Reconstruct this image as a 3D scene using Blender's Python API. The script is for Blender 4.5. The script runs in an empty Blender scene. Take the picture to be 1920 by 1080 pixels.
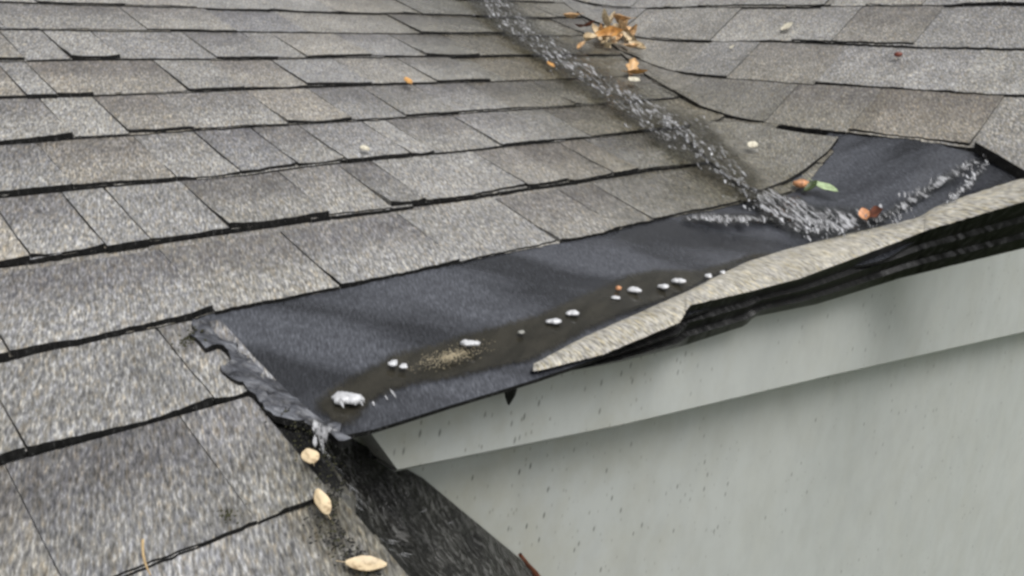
import bpy, bmesh, math, random
import numpy as np
from mathutils import Vector, Matrix, noise
from mathutils.geometry import delaunay_2d_cdt
random.seed(7)
SC = bpy.context.scene
COL = SC.collection

# ------------------------------------------------------------------ camera
# X runs along the courses of the main slope, Y up-slope (level), Z up.  Main slope 4:12, right slope 8:12.
RC = np.array([[0.73395744, -0.179351, 0.65508754],
               [-0.63949926, -0.50738915, 0.57757852],
               [0.22879503, -0.84284605, -0.48709688]])
FOC, HN, ZC = 1653.13, 0.53843, 3.4
TH = math.radians(18.43)
CT, ST = math.cos(TH), math.sin(TH)
MW = np.stack([RC[0], CT*RC[1] - ST*RC[2], CT*RC[2] + ST*RC[1]])
cam = bpy.data.cameras.new('camera')
cam.sensor_width = 36
cam.lens = FOC/1920*36
cam.clip_start = 0.02
cam.clip_end = 500
co = bpy.data.objects.new('camera', cam)
COL.objects.link(co)
rot = MW @ np.diag([1, -1, -1])
m4 = Matrix([list(map(float, r)) for r in rot]).to_4x4()
m4.translation = Vector((0, 0, ZC))
co.matrix_world = m4
SC.camera = co

# ------------------------------------------------------------------ sky and sun: a wet overcast day
SUN_EL, SUN_AZ = math.radians(64), math.radians(190)
w = bpy.data.worlds.new('World')
SC.world = w
w.use_nodes = True
nt = w.node_tree
bg = nt.nodes['Background']
sky = nt.nodes.new('ShaderNodeTexSky')
sky.sky_type = 'NISHITA'
sky.sun_disc = False
sky.sun_elevation = SUN_EL
sky.sun_rotation = SUN_AZ
sky.air_density = 1.0
sky.dust_density = 4.0
hs = nt.nodes.new('ShaderNodeHueSaturation')
hs.inputs['Saturation'].default_value = 0.10
nt.links.new(sky.outputs[0], hs.inputs['Color'])
nt.links.new(hs.outputs[0], bg.inputs['Color'])
bg.inputs['Strength'].default_value = 0.10
sl = bpy.data.lights.new('sun', 'SUN')
sl.energy = 1.5
sl.angle = math.radians(45)
sl.color = (1, 0.97, 0.93)
so = bpy.data.objects.new('sun', sl)
COL.objects.link(so)
sd = Vector((math.sin(SUN_AZ)*math.cos(SUN_EL), math.cos(SUN_AZ)*math.cos(SUN_EL), math.sin(SUN_EL)))
so.rotation_euler = sd.to_track_quat('Z', 'Y').to_euler()
so.location = (0, 0, 10)
SC.view_settings.view_transform = 'Standard'
SC.view_settings.look = 'None'
SC.view_settings.exposure = 0.30
SC.view_settings.gamma = 1.0
SC.cycles.filter_width = 2.9
SC.cycles.max_bounces = 6

# ------------------------------------------------------------------ roof shape
def ZA(Y): return ZC - HN/CT + math.tan(TH)*Y
X0, V0 = 1.703, 1.065
Y0 = V0*CT + HN*ST
TB = 0.656
CB = math.cos(math.atan(TB))
ZB0 = ZA(Y0)
def ZB(X): return ZB0 + TB*(X - X0)
KS = 0.03
def H(X, Y):
    a, b = ZA(Y), ZB(X)
    return (a + b + math.sqrt((a - b)**2 + KS*KS))/2
def valleyX(Y): return X0 + (math.tan(TH)/TB)*(Y - Y0)
def valleyY(X): return Y0 + (TB/math.tan(TH))*(X - X0)
def Yv(v): return v*CT + HN*ST
def Vy(Y): return (Y - HN*ST)/CT
def ray(x, y): return MW @ np.array([(x - 960)/FOC, (y - 540)/FOC, 1.0])
def hit(x, y, off=0.0):
    r = ray(x, y); lo = t = 0.1; hi = None
    while t < 30:
        if ZC + r[2]*t < H(r[0]*t, r[1]*t) + off:
            hi = t; break
        lo = t; t += 0.05
    if hi is None: return None
    for _ in range(36):
        m = (lo + hi)/2
        if ZC + r[2]*m < H(r[0]*m, r[1]*m) + off: hi = m
        else: lo = m
    return Vector((r[0]*hi, r[1]*hi, ZC + r[2]*hi))
def atY(x, y, Y):
    r = ray(x, y); t = Y/r[1]
    return Vector((r[0]*t, Y, ZC + r[2]*t))
def lerp(a, b, t): return a + (b - a)*t
def interp(x, pts):
    if x <= pts[0][0]: 
        (x0, y0), (x1, y1) = pts[0], pts[1]
    elif x >= pts[-1][0]:
        (x0, y0), (x1, y1) = pts[-2], pts[-1]
    else:
        for (x0, y0), (x1, y1) in zip(pts, pts[1:]):
            if x0 <= x <= x1: break
    return y0 + (y1 - y0)*(x - x0)/(x1 - x0)
def polyline(pts, n):
    """n points evenly along a polyline"""
    ps = [Vector(p) for p in pts]
    L = [0]
    for a, b in zip(ps, ps[1:]): L.append(L[-1] + (b - a).length)
    out = []
    for i in range(n):
        d = L[-1]*i/(n - 1)
        for k in range(len(ps) - 1):
            if d <= L[k + 1] + 1e-9:
                out.append(ps[k].lerp(ps[k + 1], (d - L[k])/max(L[k + 1] - L[k], 1e-9))); break
    return out

# ------------------------------------------------------------------ materials
class NB:
    def __init__(s, name):
        s.m = bpy.data.materials.new(name); s.m.use_nodes = True
        s.t = s.m.node_tree; s.b = s.t.nodes['Principled BSDF']
    def n(s, typ, **kw):
        nd = s.t.nodes.new(typ)
        for k, v in kw.items():
            if k in nd.inputs.keys(): nd.inputs[k].default_value = v
            else: setattr(nd, k, v)
        return nd
    def l(s, a, b): s.t.links.new(a, b)
    def coords(s, ang=0.0, scale=(1, 1, 1)):
        tc = s.n('ShaderNodeTexCoord')
        mp = s.n('ShaderNodeMapping', vector_type='TEXTURE')
        mp.inputs['Rotation'].default_value = (0, 0, math.radians(ang))
        mp.inputs['Scale'].default_value = scale
        s.l(tc.outputs['Object'], mp.inputs['Vector'])
        return mp.outputs[0]
    def noise(s, vec, scale=1, detail=2, rough=0.5):
        nd = s.n('ShaderNodeTexNoise', Scale=scale, Detail=detail, Roughness=rough)
        if vec is not None: s.l(vec, nd.inputs['Vector'])
        return nd.outputs['Fac']
    def ramp(s, fac, stops, interp='LINEAR'):
        nd = s.n('ShaderNodeValToRGB'); r = nd.color_ramp; r.interpolation = interp
        while len(r.elements) < len(stops): r.elements.new(0.5)
        for e, (p, c) in zip(r.elements, stops):
            e.position = p; e.color = (c, c, c, 1) if isinstance(c, (int, float)) else (*c, 1)
        s.l(fac, nd.inputs['Fac']); return nd.outputs['Color']
    def mix(s, a, b, fac, mode='MIX'):
        nd = s.n('ShaderNodeMix', data_type='RGBA', blend_type=mode)
        for v, i in ((fac, 0), (a, 6), (b, 7)):
            if hasattr(v, 'is_output'): s.l(v, nd.inputs[i])
            elif i == 0: nd.inputs[0].default_value = v
            else: nd.inputs[i].default_value = (*v, 1) if not isinstance(v, (int, float)) else (v, v, v, 1)
        return nd.outputs[2]
    def math(s, op, a, b=0.0, clamp=False):
        nd = s.n('ShaderNodeMath', operation=op, use_clamp=clamp)
        for v, i in ((a, 0), (b, 1)):
            if hasattr(v, 'is_output'): s.l(v, nd.inputs[i])
            else: nd.inputs[i].default_value = v
        return nd.outputs[0]
    def bump(s, hgt, strength=0.5, dist=0.002):
        nd = s.n('ShaderNodeBump', Strength=strength, Distance=dist)
        s.l(hgt, nd.inputs['Height']); s.l(nd.outputs[0], s.b.inputs['Normal'])
    def col(s, c): 
        if hasattr(c, 'is_output'): s.l(c, s.b.inputs['Base Color'])
        else: s.b.inputs['Base Color'].default_value = (*c, 1)
    def rough(s, r):
        if hasattr(r, 'is_output'): s.l(r, s.b.inputs['Roughness'])
        else: s.b.inputs['Roughness'].default_value = r

def mat_granule(name, ang, lo=0.095, mid=0.245, hi=0.60, tanhue=(1.12, 1.0, 0.82), use_attr=True, gs=1.0):
    b = NB(name)
    g1 = b.noise(b.coords(ang, (0.0105*gs, 0.0024*gs, 0.005)), 1, 2.0, 0.6)
    g2 = b.noise(b.coords(ang, (0.016*gs, 0.0034*gs, 0.006)), 1, 2, 0.6)
    g3 = b.noise(b.coords(0, (0.05, 0.05, 0.05)), 1, 3, 0.6)
    c = b.ramp(g1, [(0.30, lo), (0.46, mid*.92), (0.58, mid*1.4), (0.70, hi)])
    hue = b.ramp(g2, [(0.32, (0.96, 0.96, 1.0)), (0.52, (1.02, 1, 0.95)), (0.7, tanhue)])
    c = b.mix(c, hue, 1.0, 'MULTIPLY')
    c = b.mix(c, b.ramp(g3, [(0.3, 0.80), (0.7, 1.14)]), 1.0, 'MULTIPLY')
    if use_attr:
        at = b.n('ShaderNodeAttribute', attribute_name='tint')
        sp = b.n('ShaderNodeSeparateColor'); b.l(at.outputs['Color'], sp.inputs[0])
        tint, hue2, wet, band = sp.outputs[0], sp.outputs[1], sp.outputs[2], at.outputs['Alpha']
        k = b.n('ShaderNodeCombineColor')
        for i in range(3): b.l(tint, k.inputs[i])
        c = b.mix(c, k.outputs[0], 1.0, 'MULTIPLY')
        c = b.mix(c, b.ramp(hue2, [(0.0, (0.95, 0.97, 1.03)), (0.5, (1.0, 1, .98)), (1.0, (1.06, 1.0, 0.90))]), 1.0, 'MULTIPLY')
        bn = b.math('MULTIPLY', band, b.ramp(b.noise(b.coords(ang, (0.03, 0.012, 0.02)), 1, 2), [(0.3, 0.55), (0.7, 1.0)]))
        c = b.mix(c, b.mix(c, (0.52, 0.51, 0.535), 1.0, 'MULTIPLY'), bn)  # darker upper tab: printed granule band plus contact shadow put into the colour
        wn = b.math('MULTIPLY', wet, b.ramp(b.noise(b.coords(0, (0.04, 0.04, 0.04)), 1, 3), [(0.25, 0.6), (0.6, 1.0)]), True)
        c = b.mix(c, b.mix(c, (0.44, 0.425, 0.35), 1.0, 'MULTIPLY'), wn)
        b.rough(b.ramp(wn, [(0, 0.38), (1, 0.22)]))
    else:
        c = b.mix(c, (1.02, 0.99, 0.90), 1.0, 'MULTIPLY'); b.rough(0.6)
    b.col(c)
    b.bump(g1, 0.38, 0.002)
    return b.m

M_A = mat_granule('grey_granule_shingle', -110)
M_B = mat_granule('grey_granule_shingle_steep', -141)
M_TAN = mat_granule('tan_granule_shingle', -92, lo=0.15, mid=0.35, hi=0.62, tanhue=(1.10, 1.0, 0.76), use_attr=False, gs=1.3)

b = NB('black_asphalt_edge')
g = b.noise(b.coords(-112, (0.012, 0.003, 0.01)), 1, 2)
b.col(b.ramp(g, [(0.4, 0.006), (0.62, 0.014), (0.76, 0.07)])); b.rough(0.6); b.b.inputs['Specular IOR Level'].default_value = 0.25; b.bump(g, 0.5, 0.003)
M_EDGE = b.m
b = NB('layered_edge_and_shade')
g = b.noise(b.coords(0, (0.005, 0.03, 0.016)), 1, 3, 0.6)
b.col(b.ramp(g, [(0.4, 0.005), (0.55, 0.012), (0.72, 0.06)])); b.rough(0.4); b.b.inputs['Specular IOR Level'].default_value = 0.4; b.bump(g, 0.3, 0.003)  # black of the shingle layers, with the shaded fascia below painted in
M_LAYER = b.m

b = NB('wet_black_membrane')
g1 = b.noise(b.coords(-118, (0.010, 0.0021, 0.004)), 1, 2, 0.6)
g2 = b.noise(b.coords(-35, (0.30, 0.09, 0.2)), 1, 2, 0.5)
c = b.ramp(g1, [(0.30, (0.030, 0.032, 0.039)), (0.52, (0.056, 0.060, 0.071)), (0.76, (0.110, 0.117, 0.136))])
c = b.mix(c, b.ramp(g2, [(0.38, 0.42), (0.58, 1.25)]), 1.0, 'MULTIPLY')
b.col(c)
b.rough(b.ramp(g2, [(0.36, 0.20), (0.6, 0.38)])); b.b.inputs['Specular IOR Level'].default_value = 0.55
b.bump(g1, 0.3, 0.002)
M_MEMB = b.m

b = NB('smeared_grey_mastic')
g1 = b.noise(b.coords(-60, (0.03, 0.008, 0.02)), 1, 4, 0.65)
b.col(b.ramp(g1, [(0.36, (0.02, 0.021, 0.025)), (0.50, (0.075, 0.079, 0.092)), (0.68, (0.20, 0.21, 0.235))]))
b.rough(0.38); b.bump(g1, 0.7, 0.006)
M_MAST = b.m

b = NB('wet_shaded_slope')
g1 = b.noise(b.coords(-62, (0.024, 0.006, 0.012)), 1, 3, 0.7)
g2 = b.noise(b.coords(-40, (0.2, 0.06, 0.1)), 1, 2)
c = b.ramp(g1, [(0.40, (0.008, 0.0075, 0.006)), (0.50, (0.035, 0.033, 0.028)), (0.60, (0.26, 0.26, 0.25))])  # palest stop paints streak highlights onto the wet
b.col(b.mix(c, b.ramp(g2, [(0.40, 0.10), (0.68, 0.85)]), 1.0, 'MULTIPLY')); b.rough(0.18)  # noise patches deepen the black: wet, and overhang shade painted in
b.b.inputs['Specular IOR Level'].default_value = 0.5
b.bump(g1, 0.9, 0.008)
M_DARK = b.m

b = NB('pale_green_grey_paint')
g3 = b.noise(b.coords(0, (0.5, 0.5, 0.35)), 1, 4, 0.6)
base = b.ramp(g3, [(0.3, (0.605, 0.632, 0.608)), (0.7, (0.645, 0.668, 0.645))])
tc = b.n('ShaderNodeTexCoord')
mp = b.n('ShaderNodeMapping', vector_type='TEXTURE')
mp.inputs['Rotation'].default_value = (0, math.radians(14), 0)
mp.inputs['Scale'].default_value = (0.009, 0.009, 0.026)
b.l(tc.outputs['Object'], mp.inputs['Vector'])
vo = b.n('ShaderNodeTexVoronoi', Scale=1.0, Randomness=1.0)
b.l(mp.outputs[0], vo.inputs['Vector'])
sp = b.n('ShaderNodeSeparateColor'); b.l(vo.outputs['Color'], sp.inputs[0])
dot = b.ramp(vo.outputs['Distance'], [(0.10, 1.0), (0.22, 0.0)])
patch = b.noise(b.coords(0, (0.16, 0.16, 0.2)), 1, 2)
sx = b.n('ShaderNodeSeparateXYZ'); b.l(tc.outputs['Object'], sx.inputs[0])
nearleft = b.n('ShaderNodeMapRange'); b.l(sx.outputs[0], nearleft.inputs[0])
nearleft.inputs[1].default_value = 0.4; nearleft.inputs[2].default_value = 1.3; nearleft.inputs[3].default_value = 0.40; nearleft.inputs[4].default_value = 0.02
dens = b.math('ADD', b.math('MULTIPLY', b.math('SUBTRACT', patch, 0.42), 0.9), nearleft.outputs[0])
keep = b.math('LESS_THAN', sp.outputs[0], dens)
amt = b.math('MULTIPLY', b.math('MULTIPLY', dot, keep), b.math('MULTIPLY_ADD', sp.outputs[1], 0.75))
amt = b.math('MULTIPLY', b.math('MULTIPLY', dot, keep), sp.outputs[1])
c = b.mix(base, (0.07, 0.075, 0.065), amt)
mp2 = b.n('ShaderNodeMapping', vector_type='TEXTURE'); mp2.inputs['Rotation'].default_value = (0, math.radians(9), 0); mp2.inputs['Scale'].default_value = (0.0048, 0.0048, 0.011)
b.l(tc.outputs['Object'], mp2.inputs['Vector'])
vo2 = b.n('ShaderNodeTexVoronoi', Scale=1.0, Randomness=1.0); b.l(mp2.outputs[0], vo2.inputs['Vector'])
sp2 = b.n('ShaderNodeSeparateColor'); b.l(vo2.outputs['Color'], sp2.inputs[0])
dot2 = b.ramp(vo2.outputs['Distance'], [(0.12, 1.0), (0.34, 0.0)])
keep2 = b.math('LESS_THAN', sp2.outputs[0], b.math('MULTIPLY', dens, .45))
c = b.mix(c, (0.16, 0.155, 0.12), b.math('MULTIPLY', b.math('MULTIPLY', dot2, keep2), b.math('MULTIPLY', sp2.outputs[1], .7)))
dirt = b.noise(b.coords(0, (0.06, 0.06, 0.09)), 1, 4, 0.7)
c = b.mix(c, b.ramp(dirt, [(0.3, 0.93), (0.6, 1.02)]), 1.0, 'MULTIPLY')
grime = b.math('MULTIPLY', b.ramp(b.noise(b.coords(0, (0.09, 0.09, 0.14)), 1, 5, .7), [(.42, 0.0), (.7, 1.0)]), b.math('MULTIPLY_ADD', nearleft.outputs[0], 1.5))
gm = b.n('ShaderNodeMapRange'); b.l(sx.outputs[0], gm.inputs[0]); gm.inputs[1].default_value = .4; gm.inputs[2].default_value = 1.2; gm.inputs[3].default_value = .75; gm.inputs[4].default_value = .18
grime = b.math('MULTIPLY', b.ramp(b.noise(b.coords(0, (0.11, 0.11, 0.13)), 1, 5, .65), [(.42, 0.0), (.72, 1.0)]), gm.outputs[0], True)
c = b.mix(c, b.mix(c, (0.78, 0.73, 0.60), 1.0, 'MULTIPLY'), grime)
b.col(c); b.rough(0.55); b.bump(b.noise(b.coords(0, (0.006, 0.006, 0.05)), 1, 3), 0.05, 0.002)
M_PAINT = b.m

b = NB('murky_puddle_water')
g = b.noise(b.coords(20, (0.06, 0.016, 0.04)), 1, 4, 0.65)
b.col(b.ramp(g, [(0.3, (0.020, 0.019, 0.014)), (0.7, (0.052, 0.048, 0.037))])); b.rough(0.06)
b.b.inputs['Specular IOR Level'].default_value = 0.3
b.bump(b.noise(b.coords(-112, (0.022, 0.008, 0.02)), 1, 2), 0.12, 0.004)
at = b.n('ShaderNodeAttribute', attribute_name='tint')
sp = b.n('ShaderNodeSeparateColor'); b.l(at.outputs['Color'], sp.inputs[0])
fine = b.noise(b.coords(-112, (0.012, 0.004, 0.01)), 1, 2, .6)
al = b.ramp(b.math('ADD', sp.outputs[0], b.math('MULTIPLY', b.math('SUBTRACT', fine, .5), .9)), [(0.15, 0.0), (0.75, 0.86)])
tr = b.n('ShaderNodeBsdfTransparent'); mx = b.n('ShaderNodeMixShader')
b.l(al, mx.inputs[0]); b.l(tr.outputs[0], mx.inputs[1]); b.l(b.b.outputs[0], mx.inputs[2])
b.l(mx.outputs[0], [n for n in b.t.nodes if n.type == 'OUTPUT_MATERIAL'][0].inputs['Surface'])
M_PUD = b.m

def mat_water(name, ang, strength=1.0, glints=True):
    b = NB(name)
    g = b.noise(b.coords(ang, (0.035, 0.009, 0.02)), 1, 3, 0.6)
    gl = b.n('ShaderNodeBsdfGlossy', Roughness=0.12); gl.inputs['Color'].default_value = (0.9, 0.92, 0.95, 1)
    tr = b.n('ShaderNodeBsdfTransparent'); tr.inputs['Color'].default_value = (0.86, 0.86, 0.82, 1)
    bp = b.n('ShaderNodeBump', Strength=strength, Distance=0.02); b.l(g, bp.inputs['Height'])
    b.l(bp.outputs[0], gl.inputs['Normal'])
    fr = b.n('ShaderNodeFresnel', IOR=1.33); b.l(bp.outputs[0], fr.inputs['Normal'])
    mx = b.n('ShaderNodeMixShader'); b.l(fr.outputs[0], mx.inputs[0]); b.l(tr.outputs[0], mx.inputs[1]); b.l(gl.outputs[0], mx.inputs[2])
    out = [n for n in b.t.nodes if n.type == 'OUTPUT_MATERIAL'][0]
    at = b.n('ShaderNodeAttribute', attribute_name='tint'); sp = b.n('ShaderNodeSeparateColor'); b.l(at.outputs['Color'], sp.inputs[0])
    e = b.ramp(b.math('ADD', sp.outputs[0], b.math('MULTIPLY', b.math('SUBTRACT', g, .5), 1.2)), [(0.15, 0.0), (0.8, 1.0)])
    cl = b.n('ShaderNodeBsdfTransparent'); m2 = b.n('ShaderNodeMixShader')
    b.l(e, m2.inputs[0]); b.l(cl.outputs[0], m2.inputs[1]); b.l(mx.outputs[0], m2.inputs[2])
    b.l(m2.outputs[0], out.inputs['Surface'])
    return b.m
M_WATER = mat_water('running_water', -110)

def mat_foam_glint_water(name, ang, dens):
    """thin running water; foam streaks and white glints painted into its colour"""
    b = NB(name)
    g = b.noise(b.coords(ang, (0.030, 0.0065, 0.02)), 1, 3, 0.6)
    g2 = b.noise(b.coords(ang + 20, (0.05, 0.03, 0.03)), 1, 2, 0.5)
    at = b.n('ShaderNodeAttribute', attribute_name='tint'); sp = b.n('ShaderNodeSeparateColor'); b.l(at.outputs['Color'], sp.inputs[0])
    f = b.math('ADD', g, b.math('MULTIPLY', b.math('SUBTRACT', sp.outputs[0], 1.0), 0.34))
    f = b.math('ADD', f, b.math('MULTIPLY', b.math('SUBTRACT', g2, .5), .45))
    foam = b.ramp(f, [(0.56 - dens, 0.0), (0.66 - dens, .55), (0.78 - dens, 0.95)])
    wet = b.ramp(b.math('ADD', sp.outputs[0], b.math('MULTIPLY', b.math('SUBTRACT', g2, .5), .8)), [(0.15, 0.0), (0.6, 1.0)])
    b.col(b.ramp(g2, [(.3, (.40, .40, .41)), (.7, (.66, .67, .70))])); b.rough(0.3)
    bp = b.n('ShaderNodeBump', Strength=1.0, Distance=0.012); b.l(g, bp.inputs['Height']); b.l(bp.outputs[0], b.b.inputs['Normal'])
    gl = b.n('ShaderNodeBsdfGlossy', Roughness=0.10); b.l(bp.outputs[0], gl.inputs['Normal'])
    tr = b.n('ShaderNodeBsdfTransparent'); tr.inputs['Color'].default_value = (0.75, 0.75, 0.72, 1)
    fr = b.n('ShaderNodeFresnel', IOR=1.33); b.l(bp.outputs[0], fr.inputs['Normal'])
    wm = b.n('ShaderNodeMixShader'); b.l(fr.outputs[0], wm.inputs[0]); b.l(tr.outputs[0], wm.inputs[1]); b.l(gl.outputs[0], wm.inputs[2])
    cl = b.n('ShaderNodeBsdfTransparent'); m1 = b.n('ShaderNodeMixShader'); b.l(wet, m1.inputs[0]); b.l(cl.outputs[0], m1.inputs[1]); b.l(wm.outputs[0], m1.inputs[2])
    m2 = b.n('ShaderNodeMixShader'); b.l(foam, m2.inputs[0]); b.l(m1.outputs[0], m2.inputs[1]); b.l(b.b.outputs[0], m2.inputs[2])
    b.l(m2.outputs[0], [n for n in b.t.nodes if n.type == 'OUTPUT_MATERIAL'][0].inputs['Surface'])
    return b.m
M_FW = mat_foam_glint_water('foam_glint_water', -116, 0.03)
M_FW2 = mat_foam_glint_water('splash_foam_glint', -120, 0.10)
M_FW3 = mat_foam_glint_water('white_foam_glint_streak', -120, 0.23)
def plain(name, c, rough=0.5, var=0.25, sc=0.02, spec=0.5, trans=0.0):
    b = NB(name)
    g = b.noise(b.coords(0, (sc, sc, sc)), 1, 3)
    b.col(b.ramp(g, [(0.3, tuple(x*(1 - var) for x in c)), (0.7, tuple(x*(1 + var) for x in c))]))
    b.rough(rough); b.b.inputs['Specular IOR Level'].default_value = spec
    if trans: b.b.inputs['Transmission Weight'].default_value = trans
    return b.m
def mat_splash(name, c, clear):
    m = plain(name, c, 0.2, 0.35, 0.012); t = m.node_tree
    tr = t.nodes.new('ShaderNodeBsdfTransparent'); mx = t.nodes.new('ShaderNodeMixShader'); mx.inputs[0].default_value = clear
    t.links.new(t.nodes['Principled BSDF'].outputs[0], mx.inputs[1]); t.links.new(tr.outputs[0], mx.inputs[2])
    t.links.new(mx.outputs[0], [n for n in t.nodes if n.type == 'OUTPUT_MATERIAL'][0].inputs['Surface'])
    return m
M_SPLASH = mat_splash('white_splash_water', (0.72, 0.73, 0.76), 0.45)
M_SPLASH_DIM = mat_splash('dim_splash_water', (0.42, 0.425, 0.44), 0.65)
M_FOAM = mat_splash('white_foam', (0.80, 0.81, 0.84), 0.28)
M_LEAF = [plain('tan_leaf', (0.62, 0.40, 0.20), 0.45, 0.35, 0.012), plain('pale_leaf', (0.68, 0.55, 0.36), 0.45, 0.25, 0.012),
          plain('orange_leaf', (0.60, 0.32, 0.10), 0.45, 0.25, 0.01), plain('brown_leaf', (0.16, 0.055, 0.03), 0.45, 0.35, 0.01),
          plain('cream_chip', (0.66, 0.62, 0.50), 0.5, 0.2, 0.006), plain('red_berry', (0.22, 0.05, 0.03), 0.3, 0.3, 0.008),
          plain('pale_green_leaf', (0.46, 0.58, 0.34), 0.4, 0.2, 0.012), plain('dark_green_leaf', (0.05, 0.08, 0.025), 0.4, 0.3, 0.01),
          plain('peach_petal', (0.62, 0.30, 0.15), 0.45, 0.3, 0.008), plain('straw', (0.58, 0.42, 0.22), 0.5, 0.2, 0.01)]
for m_ in M_LEAF:
    t_ = m_.node_tree; mus = t_.nodes.new('ShaderNodeTexNoise'); mus.inputs['Scale'].default_value = 160; mus.inputs['Detail'].default_value = 4
    tc_ = t_.nodes.new('ShaderNodeTexCoord'); t_.links.new(tc_.outputs['Object'], mus.inputs['Vector'])
    rp_ = t_.nodes.new('ShaderNodeValToRGB'); rp_.color_ramp.elements[0].position = .30; rp_.color_ramp.elements[0].color = (.45, .36, .28, 1); rp_.color_ramp.elements[1].position = .5; rp_.color_ramp.elements[1].color = (1, 1, 1, 1)
    mi_ = t_.nodes.new('ShaderNodeMix'); mi_.data_type = 'RGBA'; mi_.blend_type = 'MULTIPLY'; mi_.inputs[0].default_value = .8
    src = t_.nodes['Principled BSDF'].inputs['Base Color'].links[0].from_socket
    t_.links.new(mus.outputs['Fac'], rp_.inputs[0]); t_.links.new(src, mi_.inputs[6]); t_.links.new(rp_.outputs[0], mi_.inputs[7]); t_.links.new(mi_.outputs[2], t_.nodes['Principled BSDF'].inputs['Base Color'])
TAN, PALE, ORANGE, BROWN, CREAM, RED, LGREEN, DGREEN, PEACH, STRAW = M_LEAF
M_DECK = plain('dark_roof_deck', (0.012, 0.012, 0.012), 0.8, 0.3, 0.05, 0.2)
M_GROUND = plain('wet_lawn', (0.05, 0.065, 0.03), 0.8, 0.5, 0.1, 0.2)
M_GRIT = plain('loose_tan_grit', (0.36, 0.31, 0.21), 0.7, 0.4, 0.003)
M_MOSS = plain('dark_moss', (0.05, 0.05, 0.028), 0.8, 0.5, 0.004, 0.2)

# ------------------------------------------------------------------ object helpers
def mesh_obj(name, verts, faces, mats, parent=None, midx=None, tint=None, smooth=False):
    me = bpy.data.meshes.new(name)
    me.from_pydata([tuple(v) for v in verts], [], faces)
    for m in (mats if isinstance(mats, (list, tuple)) else [mats]): me.materials.append(m)
    if midx: me.polygons.foreach_set('material_index', midx)
    if tint is not None:
        a = me.attributes.new('tint', 'FLOAT_COLOR', 'POINT')
        a.data.foreach_set('color', np.array(tint, dtype=np.float32).ravel())
    if smooth: me.polygons.foreach_set('use_smooth', [True]*len(me.polygons))
    me.update()
    o = bpy.data.objects.new(name, me); COL.objects.link(o)
    if parent: o.parent = parent
    return o
def tag(o, label=None, cat=None, group=None, kind=None):
    for k, v in (('label', label), ('category', cat), ('group', group), ('kind', kind)):
        if v: o[k] = v
    return o

class Geo:
    def __init__(s): s.v, s.f, s.m, s.t = [], [], [], []
    def grid(s, rows, mi, tints=None, flip=False):
        """rows of equal length -> quads"""
        b0 = len(s.v); n = len(rows[0])
        for i, r in enumerate(rows):
            for j, p in enumerate(r):
                s.v.append(p); s.t.append(tints[i][j] if tints else (1, .5, 0, 0))
        for i in range(len(rows) - 1):
            for j in range(n - 1):
                q = (b0 + i*n + j, b0 + i*n + j + 1, b0 + (i + 1)*n + j + 1, b0 + (i + 1)*n + j)
                s.f.append(q[::-1] if flip else q); s.m.append(mi)
    def obj(s, name, mats, parent=None, smooth=False):
        return mesh_obj(name, s.v, s.f, mats, parent, s.m, s.t, smooth)

def patch(name, px, mat, parent=None, off=0.003, thick=0.0, step=0.012, edge_mat=None, bump=None, tint=None, world=None, jag=0.0):
    """an outline lying on the roof, filled with a fine mesh that follows the roof; real thickness"""
    pts = world if world else [hit(x, y, off) for x, y in px]
    ring = []
    for a, c in zip(pts, pts[1:] + pts[:1]):
        n = max(1, int((c - a).length/step))
        for i in range(n):
            p = a.lerp(c, i/n)
            if jag: p = p + Vector((noise.noise(p*60) + .5*noise.noise(p*170), noise.noise(p*60 + Vector((9, 3, 1))) + .5*noise.noise(p*170 + Vector((9, 3, 1))), 0))*jag
            ring.append(Vector((p.x, p.y)))
    n = len(ring)
    xs = [p.x for p in ring]; ys = [p.y for p in ring]
    def inside(x, y):
        c = False
        for i in range(n):
            a, d = ring[i], ring[i - 1]
            if (a.y > y) != (d.y > y) and x < (d.x - a.x)*(y - a.y)/(d.y - a.y) + a.x: c = not c
        return c
    pin = []
    x = min(xs) + step/2
    while x < max(xs):
        y = min(ys) + step/2
        while y < max(ys):
            if inside(x, y) : pin.append(Vector((x + random.uniform(-.2, .2)*step, y + random.uniform(-.2, .2)*step)))
            y += step
        x += step
    vs, es, fs, *_ = delaunay_2d_cdt(ring + pin, [(i, (i + 1) % n) for i in range(n)], [list(range(n))], 1, 1e-6)
    V = [Vector((p.x, p.y, H(p.x, p.y) + off + (bump(p.x, p.y) if bump else 0))) for p in vs]
    F = []
    for f in fs:
        a, c, d = (vs[i] for i in f[:3])
        F.append(tuple(f) if (c - a).cross(d - a) > 0 else tuple(f)[::-1])
    mi = [0]*len(F)
    if thick:
        cnt = {}
        for f in F:
            for a, c in zip(f, f[1:] + f[:1]): cnt[(a, c)] = 1
        b0 = len(V)
        V += [v - Vector((0, 0, thick)) for v in V]
        for (a, c) in list(cnt):
            if (c, a) not in cnt:
                F.append((c, a, a + b0, c + b0)[::1]); mi.append(1 if edge_mat else 0)
        nf = len(F)
        for f in [f for f, k in zip(F, range(len(mi))) if len(f) == 3 and max(f) < b0]:
            F.append(tuple(i + b0 for i in f[::-1])); mi.append(1 if edge_mat else 0)
    t = [tint(v) if tint else (1, .5, 0, 0) for v in V]
    return mesh_obj(name, V, F, [mat, edge_mat] if edge_mat else [mat], parent, mi, t, smooth=not thick)

# ------------------------------------------------------------------ the house
house = bpy.data.objects.new('house', None); COL.objects.link(house)
house.location = (0, 0, 0)
tag(house, 'house corner with wet grey shingle roof, black valley membrane and pale green-grey wall', 'house')

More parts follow.
